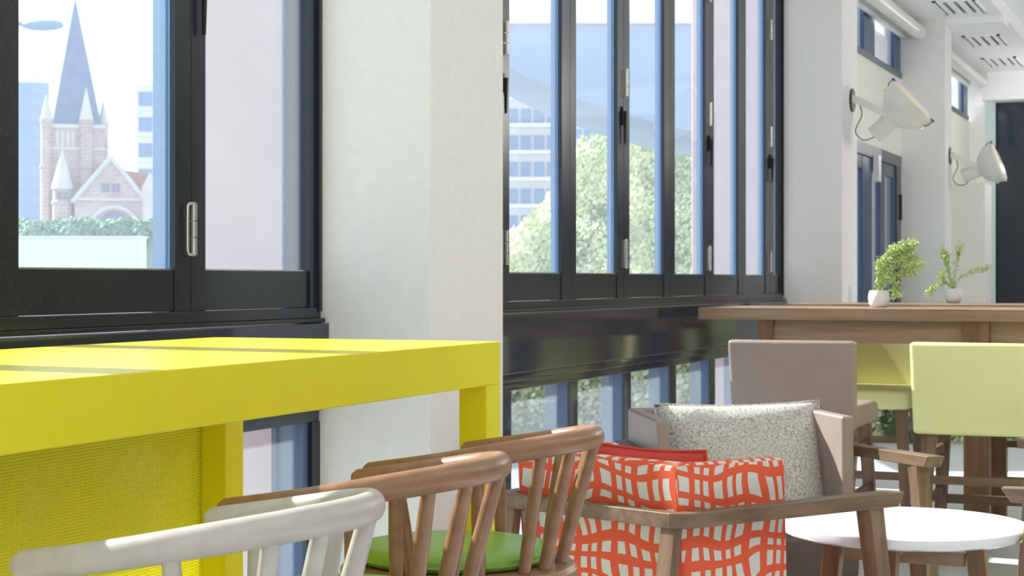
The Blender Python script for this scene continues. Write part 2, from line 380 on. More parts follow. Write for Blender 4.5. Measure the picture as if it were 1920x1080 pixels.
def lever(o, px, y0, y1):
    Y = YW(px, XW+.01); t = -XW*SA+Y*CA
    z0 = HC+(524-y1)/FP*t; z1 = HC+(524-y0)/FP*t; h = z1-z0
    m = MB().box(XW-.003, XW+.006, Y-.012, Y+.012, z0+h*.5, z1)
    m.hexa([(XW+.006, Y-.004, z0), (XW+.016, Y-.004, z0), (XW+.016, Y+.004, z0), (XW+.006, Y+.004, z0)],
           [(XW+.004, Y-.009, z1-h*.12), (XW+.022, Y-.009, z1-h*.12), (XW+.022, Y+.009, z1-h*.12), (XW+.004, Y+.009, z1-h*.12)])
    o(m, 'lever_handle', 'black', bevel=.002)
hinge(o1, 364, 382, 478, True)
lever(o1, 382, -130, 66)
for a in ((951, 40, 102), (951, 432, 497), (1175, 129, 181), (1175, 450, 502, True), (1332, 192, 236), (1332, 462, 507, True), (1446, 37, 75), (1446, 238, 275), (1446, 472, 510), (1332, -40, 4)): hinge(o2, *a)
for a in ((948, 137, 213), (1172, 200, 270), (1334, 254, 312), (1448, 290, 342)): lever(o2, *a)

# bay 3: wall over the glazed door, clerestory above
ya, yb = YC[1][1], YC[2][0]
def clerestory(num, ya, yb, mulls, label):
    W = empty('window_%d' % num, (XW, ya, 3.0), kind='structure', label=label)
    o = lambda mb, *a, **k: mb.xf(Matrix.Translation((-XW, -ya, -3.0))).build(*a, parent=W, **k)
    o(MB().box(XW-.06, XW+.015, ya, yb, 3.0, 3.045), 'sill', 'grey_frame', bevel=.002)
    o(MB().box(XW-.06, XW, ya, ya+.05, 3.045, ZC).box(XW-.06, XW, yb-.3, yb, 3.045, ZC), 'frame', 'navy_frame')
    for a, b in mulls: o(MB().box(XW-.06, XW, a, b, 3.045, ZC), 'mullion', 'navy_frame')
    ed = [ya+.05]+[v for m_ in mulls for v in m_]+[yb-.3]
    for i in range(0, len(ed), 2): o(MB().box(XW-.035, XW-.028, ed[i], ed[i+1], 3.045, ZC), 'pane', 'glass')
clerestory(3, ya, yb, [(YW(1620, XW), YW(1640, XW))], 'high window over the glazed door beyond the middle column')
S('wall_left', MB().box(XW-.1, XW, ya, yb, 2.33, 3.0), 'cream_wall', label='cream wall between the glazed door and the high window')
DW = empty('door_1', (XW, ya, 0), kind='structure', label='folding glazed door in grey frame behind the middle column')
od = lambda mb, *a, **k: mb.xf(Matrix.Translation((-XW, -ya, 0))).build(*a, parent=DW, **k)
od(MB().box(XW-.08, XW+.01, ya, yb, 2.235, 2.33), 'header', 'grey_frame', bevel=.003)
od(MB().box(XW-.08, XW+.006, yb-.22, yb, 0, 2.235), 'frame', 'dark_frame')
dst = [(YW(a, XW), YW(b, XW)) for a, b in ((1618, 1636), (1651, 1660), (1677, 1686), (1700, 1708))]
e = [ya]+[v for s_ in dst for v in s_]+[yb-.22]
for a, b in dst:
    od(MB().box(XW-.05, XW-.004, a, b, 0, 2.23), 'stile', 'navy_frame', bevel=.002)
for i in range(0, len(e)-1, 2):
    od(MB().box(XW-.04, XW-.008, e[i], e[i+1], 2.13, 2.23), 'top_rail', 'grey_frame')
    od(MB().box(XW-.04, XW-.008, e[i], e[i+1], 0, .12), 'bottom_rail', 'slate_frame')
    od(MB().box(XW-.03, XW-.024, e[i], e[i+1], .12, 2.13), 'pane', 'glass')
yk = YW(1640, XW)
od(MB().box(XW+.0, XW+.05, yk-.08, yk+.02, 2.05, 2.26), 'door_closer', 'lamp_white', bevel=.004)
od(MB().box(XW-.003, XW+.02, dst[2][1], dst[2][1]+.03, 1.78, 2.0), 'lever_handle', 'black')
# bay 4
ya4, yb4 = YC[2][1], 19.5
clerestory(4, ya4, 19.3, [(17.6, 17.75)], 'high window beyond the far column')
S('wall_left', MB().box(XW-.1, XW, ya4, yb4, 0, 3.0), 'cream_wall', label='cream wall beyond the far column')
S('wall_far', MB().box(XW-.1, -2.44, yb4, yb4+.15, 0, ZC), 'white_wall', label='white end wall beside the dark glass')
S('trim_3', MB().box(-2.44, 5, yb4-.3, yb4+.2, 3.2, ZC), 'ceiling', label='white bulkhead above the dark glass partition')
PT = empty('wall_partition', (-2.44, yb4, 0), kind='structure', label='dark glass partition at the far end of the room')
op = lambda mb, *a, **k: mb.xf(Matrix.Translation((2.44, -yb4, 0))).build(*a, parent=PT, **k)
op(MB().box(-2.44, -2.33, yb4, yb4+.03, 0, 3.2), 'glass_edge', 'edge_glass')
for k, x in enumerate((-2.33, -1.1, .2, 1.5, 2.8)):
    op(MB().box(x+.03, x+1.2, yb4+.02, yb4+.04, 0, 3.2), 'pane', 'dark_glass')
    op(MB().box(x, x+.03, yb4, yb4+.06, 0, 3.2), 'mullion', 'dark_frame')
S('wall_far', MB().box(-2.3, 5, 21.8, 22, 0, 3.6), 'white_wall', label='end wall behind the dark glass')
cab = empty('tall_cabinet', (-2.39, 17.75, 0), label='tall plain white cabinet standing beyond the far column', cat='cabinet')
MB().box(-.2, .2, -.25, .25, 0, 2.22).build('body', 'white_wall', cab, bevel=.004)
MB().box(-.19, .19, -.268, -.251, .05, 2.2).build('door', 'white_wall', cab, bevel=.003)
# roller blind housings
for i, (a, b, lb) in enumerate(((ya+.05, yb-.06, 'white roller blind tube above the high window before the far column'), (ya4+.05, 19.1, 'white roller blind tube above the high window past the far column'))):
    B = empty('roller_blind', (XW+.17, a, 3.38), label=lb, cat='blind', group='roller blinds at the ceiling')
    smooth_by_angle(MB().tube([(0, 0, 0), (0, b-a, 0)], .06, 24).build('tube', 'lamp_white', B))
    MB().box(-.145, -.1, 0, b-a-.1, -.05, .12).build('cassette', 'lamp_white', B, bevel=.004)
    MB().box(-.06, .06, b-a, b-a+.012, -.02, .12).build('bracket', 'lamp_white', B)
# ceiling vents
for i, (px, py) in enumerate(((1800, 12), (1848, 75), (1880, 115))):
    t = (ZC-HC)*FP/(524-py); c = P(px, py, t)
    V = empty('ceiling_vent', (c.x, c.y, ZC), label=['slotted air vent in the white ceiling, nearest and largest of the three', 'slotted air vent in the white ceiling, middle of the three', 'slotted air vent in the white ceiling, farthest and smallest of the three'][i], cat='vent', group='slotted vents along the ceiling strip')
    fr = MB(); W_, L_ = .17, .36
    fr.box(-W_, W_, -L_, -L_+.03, -.012, 0).box(-W_, W_, L_-.03, L_, -.012, 0).box(-W_, -W_+.03, -L_, L_, -.012, 0).box(W_-.03, W_, -L_, L_, -.012, 0)
    fr.build('frame', 'ceiling', V)
    MB().box(-W_+.03, W_-.03, -L_+.03, L_-.03, -.002, 0).build('backing', 'black', V)
    for k in range(4):
        x = -W_+.045+k*(2*W_-.09)/3
        MB().box(x-.026, x+.026, -L_+.03, L_-.03, -.012, -.003).build('slat', 'ceiling', V)

# ------------------------------------------------------------------ yellow counter
dzc = .148; ZT = HC-dzc
pf = P(938, 524+dzc*FP/4.146, 4.146)
cx1 = pf.x; cy1 = pf.y; cx0 = cx1-.80; cy0 = .2; TH = .102
K = empty('yellow_counter', ((cx0+cx1)/2, (cy0+cy1)/2, 0), label='long glossy yellow bar counter with a perforated panel, left of the column', cat='counter')
kt = Matrix.Translation((-(cx0+cx1)/2, -(cy0+cy1)/2, 0))
kb = lambda mb, *a, **k: mb.xf(kt).build(*a, parent=K, **k)
kb(MB().box(cx0, cx1, cy0, cy1, ZT-TH, ZT), 'top', 'yellow', bevel=.002)
LW = .085
for y in (cy1-LW, cy0):
    kb(MB().box(cx1-.07, cx1, y, y+LW, 0, ZT-TH), 'leg', 'yellow', bevel=.0015)
    kb(MB().box(cx0, cx0+.09, y, y+LW, 0, ZT-TH), 'leg', 'yellow', bevel=.0015)
kb(MB().box(cx0+.012, cx0+.02, cy0+LW, cy1-LW, .1, ZT-TH), 'perforated_panel', 'perforated')

# ------------------------------------------------------------------ bentwood counter stools
def catmull(pts, n=8):
    pts = [Vector(p) for p in pts]; P_ = [pts[0]*2-pts[1]]+pts+[pts[-1]*2-pts[-2]]; out = []
    for i in range(1, len(P_)-2):
        for k in range(n):
            t = k/n; a, b, c, d = P_[i-1:i+3]
            out.append(.5*((2*b)+(c-a)*t+(2*a-5*b+4*c-d)*t*t+(3*b-a-3*c+d)*t**3))
    out.append(pts[-1]); return out
def windsor(loc, wd, label, rz=0):
    # local: faces -x (towards the counter)
    R = empty('spindle_back_stool', loc, rz, label=label, cat='stool', group='spindle-back stools along the yellow counter')
    half = [(.292, 0, .944), (.262, .115, .940), (.185, .203, .928), (.06, .246, .906), (-.088, .240, .883)]
    pts = [(x, -y, z) for x, y, z in reversed(half[1:])]+half
    path = catmull(pts, 10); n = len(path)
    r = [.0205+.0025*math.sin(PI*i/(n-1)) for i in range(n)]
    # rounded ends
    path = [path[0]+(path[0]-path[1]).normalized()*.010]+path+[path[-1]+(path[-1]-path[-2]).normalized()*.010]
    r = [r[0]*.72]+r+[r[-1]*.72]
    smooth_by_angle(MB().tube(path, r, 24, flat=.86).build('top_rail', wd, R), 60)
    fr = [.06, .20, .33, .425, .475, .525, .575, .67, .80, .94]
    fr = [.07, .21, .35, .43, .57, .65, .79, .93]
    for f in fr:
        p = path[int(f*(len(path)-1))]
        ang = math.atan2(p.y, p.x+.02)
        q = Vector((.215*math.cos(ang), .215*math.sin(ang), .665))
        m = MB().tube([q, q.lerp(p, .5), p-Vector((0, 0, .006))], [.0125, .0145, .0125], 14)
        smooth_by_angle(m.build('spindle', wd, R), 60)
    sp = [(.0, .632), (.20, .632), (.235, .636), (.25, .648), (.25, .664), (.242, .674), (.225, .678), (.0, .678)]
    smooth_by_angle(MB().lathe(sp[1:], 64, sx=1.0, sy=1.0).build('seat', wd, R, label=None), 30)
    cp = [(.19, .678), (.203, .682), (.209, .690), (.2065, .6955), (.209, .700), (.204, .709), (.18, .714), (.1, .716)]
    cu = smooth_by_angle(MB().lathe(cp, 64, c=(-.012, 0, 0)).build('cushion', 'green', R, label='round green leather seat pad'), 60)
    for sx_, sy_ in ((1, 1), (1, -1), (-1, 1), (-1, -1)):
        smooth_by_angle(MB().tube([(.13*sx_, .13*sy_, .64), (.165*sx_, .165*sy_, .32), (.20*sx_, .20*sy_, 0)], [.017, .02, .014], 14).build('leg', wd, R), 60)
    ring = [(.178*a, .178*b, .22) for a, b in ((1, 1), (1, -1), (-1, -1), (-1, 1), (1, 1))]
    for i in range(4): smooth_by_angle(MB().tube([ring[i], ring[i+1]], .011, 10).build('footrest', wd, R), 60)
    return R
windsor((-1.42, 2.157, 0), 'pale_wood', 'pale greyish spindle-back stool nearest the camera, lower left')
windsor((-1.462, 2.742, 0), 'beech', 'warm brown spindle-back stool between the pale stool and the one by the red armchair')
windsor((-1.50, 3.345, 0), 'beech', 'warm brown spindle-back stool farthest along the counter, in front of the red armchair')

# ------------------------------------------------------------------ lounge armchairs
def armchair(loc, rz, shell, dark, wd, label, name='lounge_armchair', arm_len=.84, hb=.29):
    # local: faces +x, width along y, rear centre at origin; arms splay outwards
    R = empty(name, loc, rz, label=label, cat='armchair', group='low armchairs with wooden arms')
    sp = math.tan(math.radians(4)); T = .05; spa = math.tan(math.radians(10))
    def hw(x, off=0): return hb+sp*x+off
    z0, z1, xf = .17, .768, .45
    # back shell
    MB().hexa([(.05, -hw(.05), z0), (.12, -hw(.1), z0), (.12, hw(.1), z0), (.05, hw(.05), z0)],
              [(.0, -hb, z1), (.07, -hw(.07), z1), (.07, hw(.07), z1), (.0, hb, z1)]).build('back', shell, R, bevel=.012, seg=3)
    for s in (-1, 1):
        lo = [(.06, s*(hw(.05)-.004)), (xf+.05, s*(hw(xf)-.02)), (xf+.05, s*(hw(xf)-.02-T)), (.06, s*(hw(.05)-T))]
        hi = [(.004, s*hb), (xf, s*hw(xf)), (xf, s*(hw(xf)-T)), (.02, s*(hb-T))]
        if s > 0: lo.reverse(); hi.reverse()
        MB().hexa([(x, y, z0) for x, y in lo], [(x, y, z1-(0 if x < .1 else .012)) for x, y in hi]).build('side', shell, R, bevel=.012, seg=3)
    MB().hexa([(.12, -hw(.1)+T, .17), (.60, -hw(.5)+T, .17), (.60, hw(.5)-T, .17), (.12, hw(.1)-T, .17)],
              [(.10, -hw(.1)+T, .335), (.62, -hw(.5)+T, .335), (.62, hw(.5)-T, .335), (.10, hw(.1)-T, .335)]).build('seat', dark, R, bevel=.02, seg=3)
    # wooden rail: one U of arms and back
    zt, th, rw = .64, .042, .055
    def U(x, off): return hb+spa*x+off
    outer = [(-.045, U(-.045, .035)-.03), (-.015, U(0, .05)-.004), (arm_len, U(arm_len, .05))]
    m = MB()
    xs = [(-.05, 0)]
    for s in (-1, 1):
        a0 = (-.045, s*(hb+.012)); a1 = (-.012, s*(hb+.05)); a2 = (arm_len, s*U(arm_len, .05)); a3 = (arm_len, s*(U(arm_len, .05)-rw-.012)); a4 = (.0, s*(hb+.004))
        q = [a0, a1, a2, a3, a4]
        if s > 0: q.reverse()
        lo = [(x-(.03 if x > .5 else 0), y, zt-th) for x, y in q]
        MB().hexa(lo, [(x, y, zt) for x, y in q]).build('armrest', wd, R, bevel=.003)
        # legs
        xl = arm_len-.115
        yo = s*(U(xl, .045)); w_ = .072
        yi = yo-s*.05
        ys = sorted((yo, yi)); yb_ = sorted((yo+s*.03, yi+s*.03))
        MB().hexa([(xl+.055, yb_[0], 0), (xl+.055+w_*.7, yb_[0], 0), (xl+.055+w_*.7, yb_[1], 0), (xl+.055, yb_[1], 0)],
                  [(xl-.03, ys[0], zt-th), (xl-.03+w_, ys[0], zt-th), (xl-.03+w_, ys[1], zt-th), (xl-.03, ys[1], zt-th)]).build('leg', wd+'_z', R, bevel=.002)
        yy = sorted((s*(hb-.03), s*(hb+.02)))
        MB().hexa([(-.13, yy[0], 0), (-.09, yy[0], 0), (-.09, yy[1], 0), (-.13, yy[1], 0)],
                  [(-.035, yy[0], zt-th), (.0-.002, yy[0], zt-th), (.0-.002, yy[1], zt-th), (-.035, yy[1], zt-th)]).build('leg', wd+'_z', R, bevel=.002)
    MB().box(-.045, -.001, -hb-.012, hb+.012, zt-th, zt).build('back_rail', wd, R, bevel=.003)
    return R
def face(l, f):                 # lateral / forward direction seen from the camera -> world heading
    d = LT(l, f); return math.atan2(d.y, d.x)
h = face(.707, .707)
cr = P(1297, 524, 4.67)
org = Vector((cr.x, cr.y, 0))+Vector((-math.sin(h), math.cos(h), 0))*.36+Vector((math.cos(h), math.sin(h), 0))*.0
RED = armchair(org, h, 'grid_cloth', 'red_plain', 'walnut', 'armchair in coral and cream grid cloth with dark wooden arms', hb=.31, arm_len=.82)
hb_ = face(.24, -.97)
BRN = armchair(LT(.80, 6.86), hb_, 'brown_leather', 'dark_leather', 'walnut', 'brown leather armchair holding the grey speckled cushion', hb=.36)
armchair(LT(2.435, 5.37), face(-.93, .37), 'yellow_leather', 'yellow_leather', 'walnut', 'armchair whose wooden arm end reaches in at the right edge beside the round table')
armchair(LT(2.88, 7.36), face(-.45, -.9), 'yellow_leather', 'yellow_leather', 'walnut', 'lime yellow armchair at the right edge behind the round table', hb=.37)

# cushions
def pillow(name, loc, rot, wx, hz, th, m, label, cat='cushion', seam=True):
    n = 22; v = []; f = []
    def pt(u, w, s):
        e = (1-abs(u)**2.6)*(1-abs(w)**2.6)
        pin = 1-.055*(1-abs(w)**2)*abs(u)**3-0*.0; pin2 = 1-.06*(1-abs(u)**2)*abs(w)**3
        d = max(e, 0)**.55
        wr = noise.noise(Vector((u*2.2, w*2.2, s*3)))*.012*min(1, d*2)
        return (u*wx/2*pin, s*(th/2*d+wr)+0*u, w*hz/2*pin2)
    idx = {}
    for s in (-1, 1):
        for i in range(n+1):
            for j in range(n+1):
                u = -1+2*i/n; w = -1+2*j/n
                edge = i in (0, n) or j in (0, n)
                key = (i, j, 0 if edge else s)
                if key not in idx: idx[key] = len(v); v.append(pt(u, w, s))
        for i in range(n):
            for j in range(n):
                q = []
                for a, b in ((i, j), (i+1, j), (i+1, j+1), (i, j+1)):
                    ed = a in (0, n) or b in (0, n); q.append(idx[(a, b, 0 if ed else s)])
                f.append(tuple(q if s < 0 else reversed(q)))
    R = empty(name, loc, label=label, cat=cat); R.rotation_euler = rot
    mb = MB(); mb.v = v; mb.f = f
    mb.build('cover', m, R, smooth=True)
    ed = [pt(-1+2*i/n, -1, 1) for i in range(n)]+[pt(1, -1+2*i/n, 1) for i in range(n)]+[pt(1-2*i/n, 1, 1) for i in range(n)]+[pt(-1, 1-2*i/n, 1) for i in range(n+1)]
    MB().tube(ed, .0045, 6).build('piping', m, R, smooth=True)
    return R
def local(o, x, y, z):
    return o.location+Vector((math.cos(o.rotation_euler.z)*x-math.sin(o.rotation_euler.z)*y, math.sin(o.rotation_euler.z)*x+math.cos(o.rotation_euler.z)*y, z))
pl = local(BRN, .235, .03, .565)
pillow('cushion', pl, (math.radians(-16), 0, hb_+PI/2), .68, .48, .20, 'tweed', 'grey speckled rectangular cushion on the brown armchair')
pl = local(RED, .20, -.05, .575)
pillow('cushion', pl, (math.radians(-10), 0, h+PI/2), .46, .44, .12, 'red_plain', 'plain coral red cushion inside the grid-patterned armchair')

# ------------------------------------------------------------------ round coffee table
tl = LT(1.245, 5.5)
RT = empty('round_table', (tl.x, tl.y, 0), AY, label='low round white coffee table on brown wooden legs among the armchairs', cat='table')
smooth_by_angle(MB().lathe([(.30, .462), (.36, .462), (.381, .470), (.386, .482), (.386, .497), (.382, .5), (.3, .5)], 96).build('tabletop', 'tabletop', RT), 35)
for k in range(4):
    a = PI/4+k*PI/2+.35
    c, s = math.cos(a), math.sin(a)
    def q(r, w, z): return [(c*r-s*w_, s*r+c*w_, z) for r, w_ in ((r-.028, -w), (r+.028, -w), (r+.028, w), (r-.028, w))]
    MB().hexa(q(.27, .022, 0), q(.22, .03, .462)).build('leg', 'oak_z', RT, bevel=.002)
for k in range(2):
    a = PI/4+k*PI/2+.35
    m = MB().box(-.19, .19, -.018, .018, .415-.042*k, .455-.042*k).xf(Matrix.Rotation(a, 4, 'Z')); m.build('stretcher', 'oak', RT, bevel=.002)

# ------------------------------------------------------------------ tall tables
ZTB = HC-.1416
def tall_table(x0, x1, y0, y1, legs, label):
    cx, cy = (x0+x1)/2, (y0+y1)/2
    T = empty('tall_table', (cx, cy, 0), label=label, cat='table', group='tall wooden communal tables')
    b = lambda mb, *a, **k: mb.xf(Matrix.Translation((-cx, -cy, 0))).build(*a, parent=T, **k)
    nb = 4
    for i in range(nb):
        a = y0+(y1-y0)*i/nb; c = y0+(y1-y0)*(i+1)/nb
        b(MB().box(x0, x1, a+(0 if i == 0 else .0008), c, ZTB-.058, ZTB), 'board', 'oak', bevel=.0015)
    b(MB().box(x0+.30, x1-.3, y0+.07, y0+.10, ZTB-.17, ZTB-.058), 'apron', 'oak', bevel=.002)
    b(MB().box(x0+.30, x1-.3, y1-.10, y1-.07, ZTB-.17, ZTB-.058), 'apron', 'oak', bevel=.002)
    for x in legs:
        w_ = .06 if x != legs[0] else .035
        for ys in ((y0+.035, y0+.105), (y1-.105, y1-.035)):
            lean = -.10 if x == legs[0] else 0
            b(MB().hexa([(x-w_+lean, ys[0], 0), (x+w_+lean, ys[0], 0), (x+w_+lean, ys[1], 0), (x-w_+lean, ys[1], 0)],
                        [(x-w_, ys[0], ZTB-.058), (x+w_, ys[0], ZTB-.058), (x+w_, ys[1], ZTB-.058), (x-w_, ys[1], ZTB-.058)]), 'leg', 'oak_z', bevel=.002)
        b(MB().box(x-.03, x+.03, y0+.105, y1-.105, ZTB-.13, ZTB-.06), 'cross_rail', 'oak')
    return T
T1 = tall_table(-2.46, 1.6, 8.43, 9.25, (-2.12, -1.10, 1.2), 'tall wooden communal table nearer the camera, reaching to the right edge')
T2 = tall_table(-2.38, 1.6, 9.97, 10.72, (-2.05, -.6, 1.2), 'tall wooden communal table behind the other one')

# ------------------------------------------------------------------ upholstered bar stools
def bar_stool(loc, rz, m, label):
    # local: faces +y, backrest at y=0..-.07, width .56
    R = empty('bar_stool', loc, rz, label=label, cat='stool', group='upholstered bar stools at the tall tables')
    hw_ = .28
    n = 8; v = MB()
    # gently curved backrest
    def yy(u, z): return -.02*(1-u*u)*1.0-.05*(z-.60)/.4
    lo = []; b = len(v.v)
    z0, z1 = .615, 1.005
    nz = 4
    for side in (0, 1):
        for k in range(nz+1):
            z = z0+(z1-z0)*k/nz
            for i in range(n+1):
                u = -1+2*i/n; wv = hw_*(1-.03*(1-k/nz))
                v.v.append((u*wv, yy(u, z)+(.0 if side else -.075), z))
    N = (nz+1)*(n+1)
    for k in range(nz):
        for i in range(n):
            a = k*(n+1)+i
            v.f.append((a, a+1, a+n+2, a+n+1)); v.f.append((N+a, N+a+n+1, N+a+n+2, N+a+1))
    for i in range(n):
        v.f.append((i, N+i, N+i+1, i+1)); a = nz*(n+1)+i; v.f.append((a, a+1, N+a+1, N+a))
    for k in range(nz):
        a = k*(n+1); v.f.append((a, a+n+1, N+a+n+1, N+a)); a += n; v.f.append((a, N+a, N+a+n+1, a+n+1))
    bk = v.build('backrest', m, R, bevel=.018, seg=4)
    s = MB().box(-.27, .27, .004, .50, .615, .715)
    s.build('seat', m, R, bevel=.03, seg=5)
    for sx_ in (-1, 1):
        for y_, yl in ((.02, -.05), (.44, .49)):
            x = sx_*.215; xl = sx_*.25
            wv = .028
            MB().hexa([(xl-wv*.8, yl-wv*.8, 0), (xl+wv*.8, yl-wv*.8, 0), (xl+wv*.8, yl+wv*.8, 0), (xl-wv*.8, yl+wv*.8, 0)],
                      [(x-wv, y_-wv, .615), (x+wv, y_-wv, .615), (x+wv, y_+wv, .615), (x-wv, y_+wv, .615)]).build('leg', 'walnut_z', R, bevel=.002)
    for z in (.30, .50):
        k = (.615-z)/.615; xo = .215+.035*k
        for sx_ in (-1, 1):
            MB().box(sx_*xo-.012, sx_*xo+.012, .02-.07*k, .44+.05*k, z, z+.035).build('stretcher', 'walnut', R, bevel=.002)
    k = (.615-.26)/.615; xo = .215+.035*k
    MB().box(-xo, xo, .44+.05*k-.013, .44+.05*k+.013, .26, .30).build('footrest', 'walnut', R, bevel=.002)
    MB().box(-xo, xo, .02-.07*k-.012, .02-.07*k+.012, .40, .435).build('stretcher', 'walnut', R, bevel=.002)
    return R
bar_stool((-1.75, 7.53, 0), 0, 'brown_leather', 'taupe leather bar stool seen from behind, above the brown armchair')
bar_stool((-.96, 7.53, 0), 0, 'yellow_leather', 'lime yellow bar stool seen from behind, right of the taupe one')
bar_stool((-1.73, 9.27, 0), PI, 'yellow_leather', 'lime yellow bar stool facing the camera from the far side of the tall table')
bar_stool((-.93, 9.27, 0), PI, 'yellow_leather', 'bar stool hidden but for its legs behind the right lime yellow stool')

# ------------------------------------------------------------------ potted herbs
def leafmesh(mb, p, d, L, W_):
    d = Vector(d).normalized(); sd = d.cross(Vector((random.random()-.5, random.random()-.5, random.random()-.5))).normalized()*W_
    b = len(mb.v); up = d.cross(sd).normalized()*W_*.35
    mb.v += [tuple(p), tuple(p+d*L*.5+sd+up), tuple(p+d*L), tuple(p+d*L*.5-sd+up), tuple(p+d*L*.5)]
    mb.f += [(b, b+1, b+4), (b+1, b+2, b+4), (b+2, b+3, b+4), (b+3, b, b+4)]
def potted(loc, branches, label, dense):
    R = empty('potted_herb', loc, AY, label=label, cat='plant', group='small potted herbs on the tall tables')
    smooth_by_angle(MB().lathe([(.030, 0), (.040, .004), (.049, .02), (.054, .045), (.051, .072), (.045, .086), (.042, .086), (.044, .07), (.03, .066)], 40).build('pot', 'pot', R), 50)
    fol = MB()
    for br in branches:
        pts = catmull([(x, y, z) for x, y, z in br], 6)
        MB().tube(pts, [.0032-.0022*i/len(pts) for i in range(len(pts))], 6).build('stem', 'stem', R, smooth=True)
        m_ = len(pts)
        for i in range(1, m_):
            f = i/m_
            for k in range(int(dense*(.12+f*f*1.2))):
                p = pts[i]+Vector((random.gauss(0, .010), random.gauss(0, .010), random.gauss(0, .010)))*(f+.2)
                d = (pts[i]-pts[i-1]).normalized()+Vector((random.gauss(0, .8), random.gauss(0, .8), random.gauss(0, .8)))
                leafmesh(fol, p, d, random.uniform(.012, .022), random.uniform(.0035, .006))
    fol.build('foliage', 'leaf', R, kind='stuff')
    return R
p1 = P(1648, 0, 8.75); p2 = P(1788, 0, 10.45)
def br(pts, y=0):  # (dx,dz) in pixels from pot top -> m at that depth
    return pts
s1 = 8.75/FP; s2 = 10.45/FP
B1 = [[(0, 0), (2, 35), (15, 65), (28, 84)], [(0, 0), (-2, 30), (8, 55), (45, 75), (62, 92)], [(3, 0), (12, 40), (40, 62), (66, 66)], [(2, 0), (15, 22), (50, 45), (80, 52)],
      [(0, 0), (10, 25), (28, 18), (36, 2)], [(2, 0), (12, 30), (32, 50), (50, 52)], [(0, 0), (4, 45), (22, 72), (48, 88)], [(2, 0), (20, 32), (45, 34), (62, 38)], [(0, 0), (-4, 22), (-2, 42), (4, 58)], [(1, 0), (8, 42), (30, 58), (56, 80)]]
potted((p1.x, p1.y, ZTB), [[((dx)*s1, random.uniform(-.03, .03)*(i > 0), .075+dz*s1) for i, (dx, dz) in enumerate(b)] for b in B1], 'small white pot with a bushy leaning herb on the nearer tall table', 30)
B2 = [[(0, 0), (-6, 35), (-16, 60), (-24, 76)], [(0, 0), (2, 30), (8, 60), (12, 82)], [(0, 0), (12, 22), (38, 36), (66, 42)], [(0, 0), (-14, 14), (-34, 8), (-46, -4)], [(0, 0), (-8, 25), (-14, 50), (-14, 66)], [(0, 0), (-10, 12), (-22, 22), (-24, 32)]]
potted((p2.x, p2.y, ZTB), [[((dx)*s2, random.uniform(-.03, .03)*(i > 0), .075+dz*s2) for i, (dx, dz) in enumerate(b)] for b in B2], 'small white pot with sparse spreading herb stems on the farther tall table', 20)

# ------------------------------------------------------------------ spotlights on the columns
def spotlight(loc, elev, az, label):
    R = empty('wall_spotlight', loc, label=label, cat='wall lamp', group='enamel spotlights on the columns')
    MB().tube([(0, 0, 0), (.012, 0, 0)], .075, 32).xf(Matrix.Scale(1, 4)).build('wall_plate', 'black', R, bevel=.003)
    J = Vector((.27, 0, -.12))            # joint
    m = MB(); a = Vector((.012, 0, .01)); d = (J-a).normalized(); u = Vector((-d.z, 0, d.x))*.024
    for y in (-.035,):
        sidev = Vector((0, .006, 0))
        m.hexa([a-u-sidev, J-u-sidev, J-u+sidev, a-u+sidev], [a+u-sidev, J+u-sidev, J+u+sidev, a+u+sidev])
    m.xf(Matrix.Translation((0, -.055, 0))).build('arm', 'lamp_white', R, bevel=.002)
    MB().tube([J+Vector((0, -.07, 0)), J+Vector((0, -.04, 0))], .012, 16).build('knob', 'black', R)
    # head, built along +x then rotated
    rot = Matrix.Translation(J) @ Matrix.Rotation(az, 4, 'Z') @ Matrix.Rotation(-elev, 4, 'Y')
    toX = Matrix.Rotation(PI/2, 4, 'Y')
    rr = .172
    prof = [(.005, -.095)]+[(rr*math.sin(t_), .075-rr*math.cos(t_)*.98) for t_ in [PI/2*k/14 for k in range(2, 15)]]+[(rr+.006, .076), (rr+.006, .088), (rr-.01, .088), (rr-.012, .078)]
    dome = MB().lathe(prof, 56, c=(0, 0, .06)).xf(rot @ toX); smooth_by_angle(dome.build('dome', 'lamp_white', R), 50)
    lens = MB().lathe([(rr-.004, .085), (rr-.004, .100), (rr*.6, .112), (.02, .116)], 56, c=(0, 0, .06)).xf(rot @ toX); smooth_by_angle(lens.build('lens', 'lamp_glass', R), 50)
    cyl = MB().lathe([(.05, -.17), (.058, -.165), (.06, -.16), (.06, .0), (.056, .03)], 36, c=(0, 0, 0)).xf(rot @ toX); smooth_by_angle(cyl.build('housing', 'lamp_white', R), 40)
    for k in range(3):
        a = (PI/2, -PI/2, 0)[k]
        q = lambda r, x: rot @ Vector((x, r*math.cos(a), r*math.sin(a)))
        MB().tube([q(rr*.93, .085), q(rr+.012, .12), q(rr+.014, .155)], .0035, 8).tube([q(rr-.02, .157), q(rr+.02, .16)], .006, 8).build('clip', 'black', R)
        MB().tube([q(rr*.9, .07), q(rr*.98, .085)], .012, 10).build('clip_base', 'steel', R)
    tail = rot @ Vector((-.16, 0, 0))
    MB().tube(catmull([(.05, -.03, -.01), (.07, -.03, -.10), (.03, -.03, -.20), (.08, -.03, -.26), (.15, -.02, -.24), tuple(tail)], 8), .0035, 8).build('cord', 'black', R, smooth=True)
    return R
yp = YW(1597, XC); tt = -XC*SA+yp*CA
spotlight((XC, yp, HC+(524-188)/FP*tt), math.radians(42), math.radians(0), 'cream enamel spotlight on the middle column, larger and nearer of the two')
yp = YW(1781, XC); tt = -XC*SA+yp*CA
spotlight((XC, yp, HC+(524-292)/FP*tt), math.radians(22), math.radians(0), 'cream enamel spotlight on the far column, smaller of the two')
yp = YW(1594, XC)
sw = empty('wall_switch', (XC, yp, 1.17), label='narrow white switch plate low on the middle column', cat='switch')
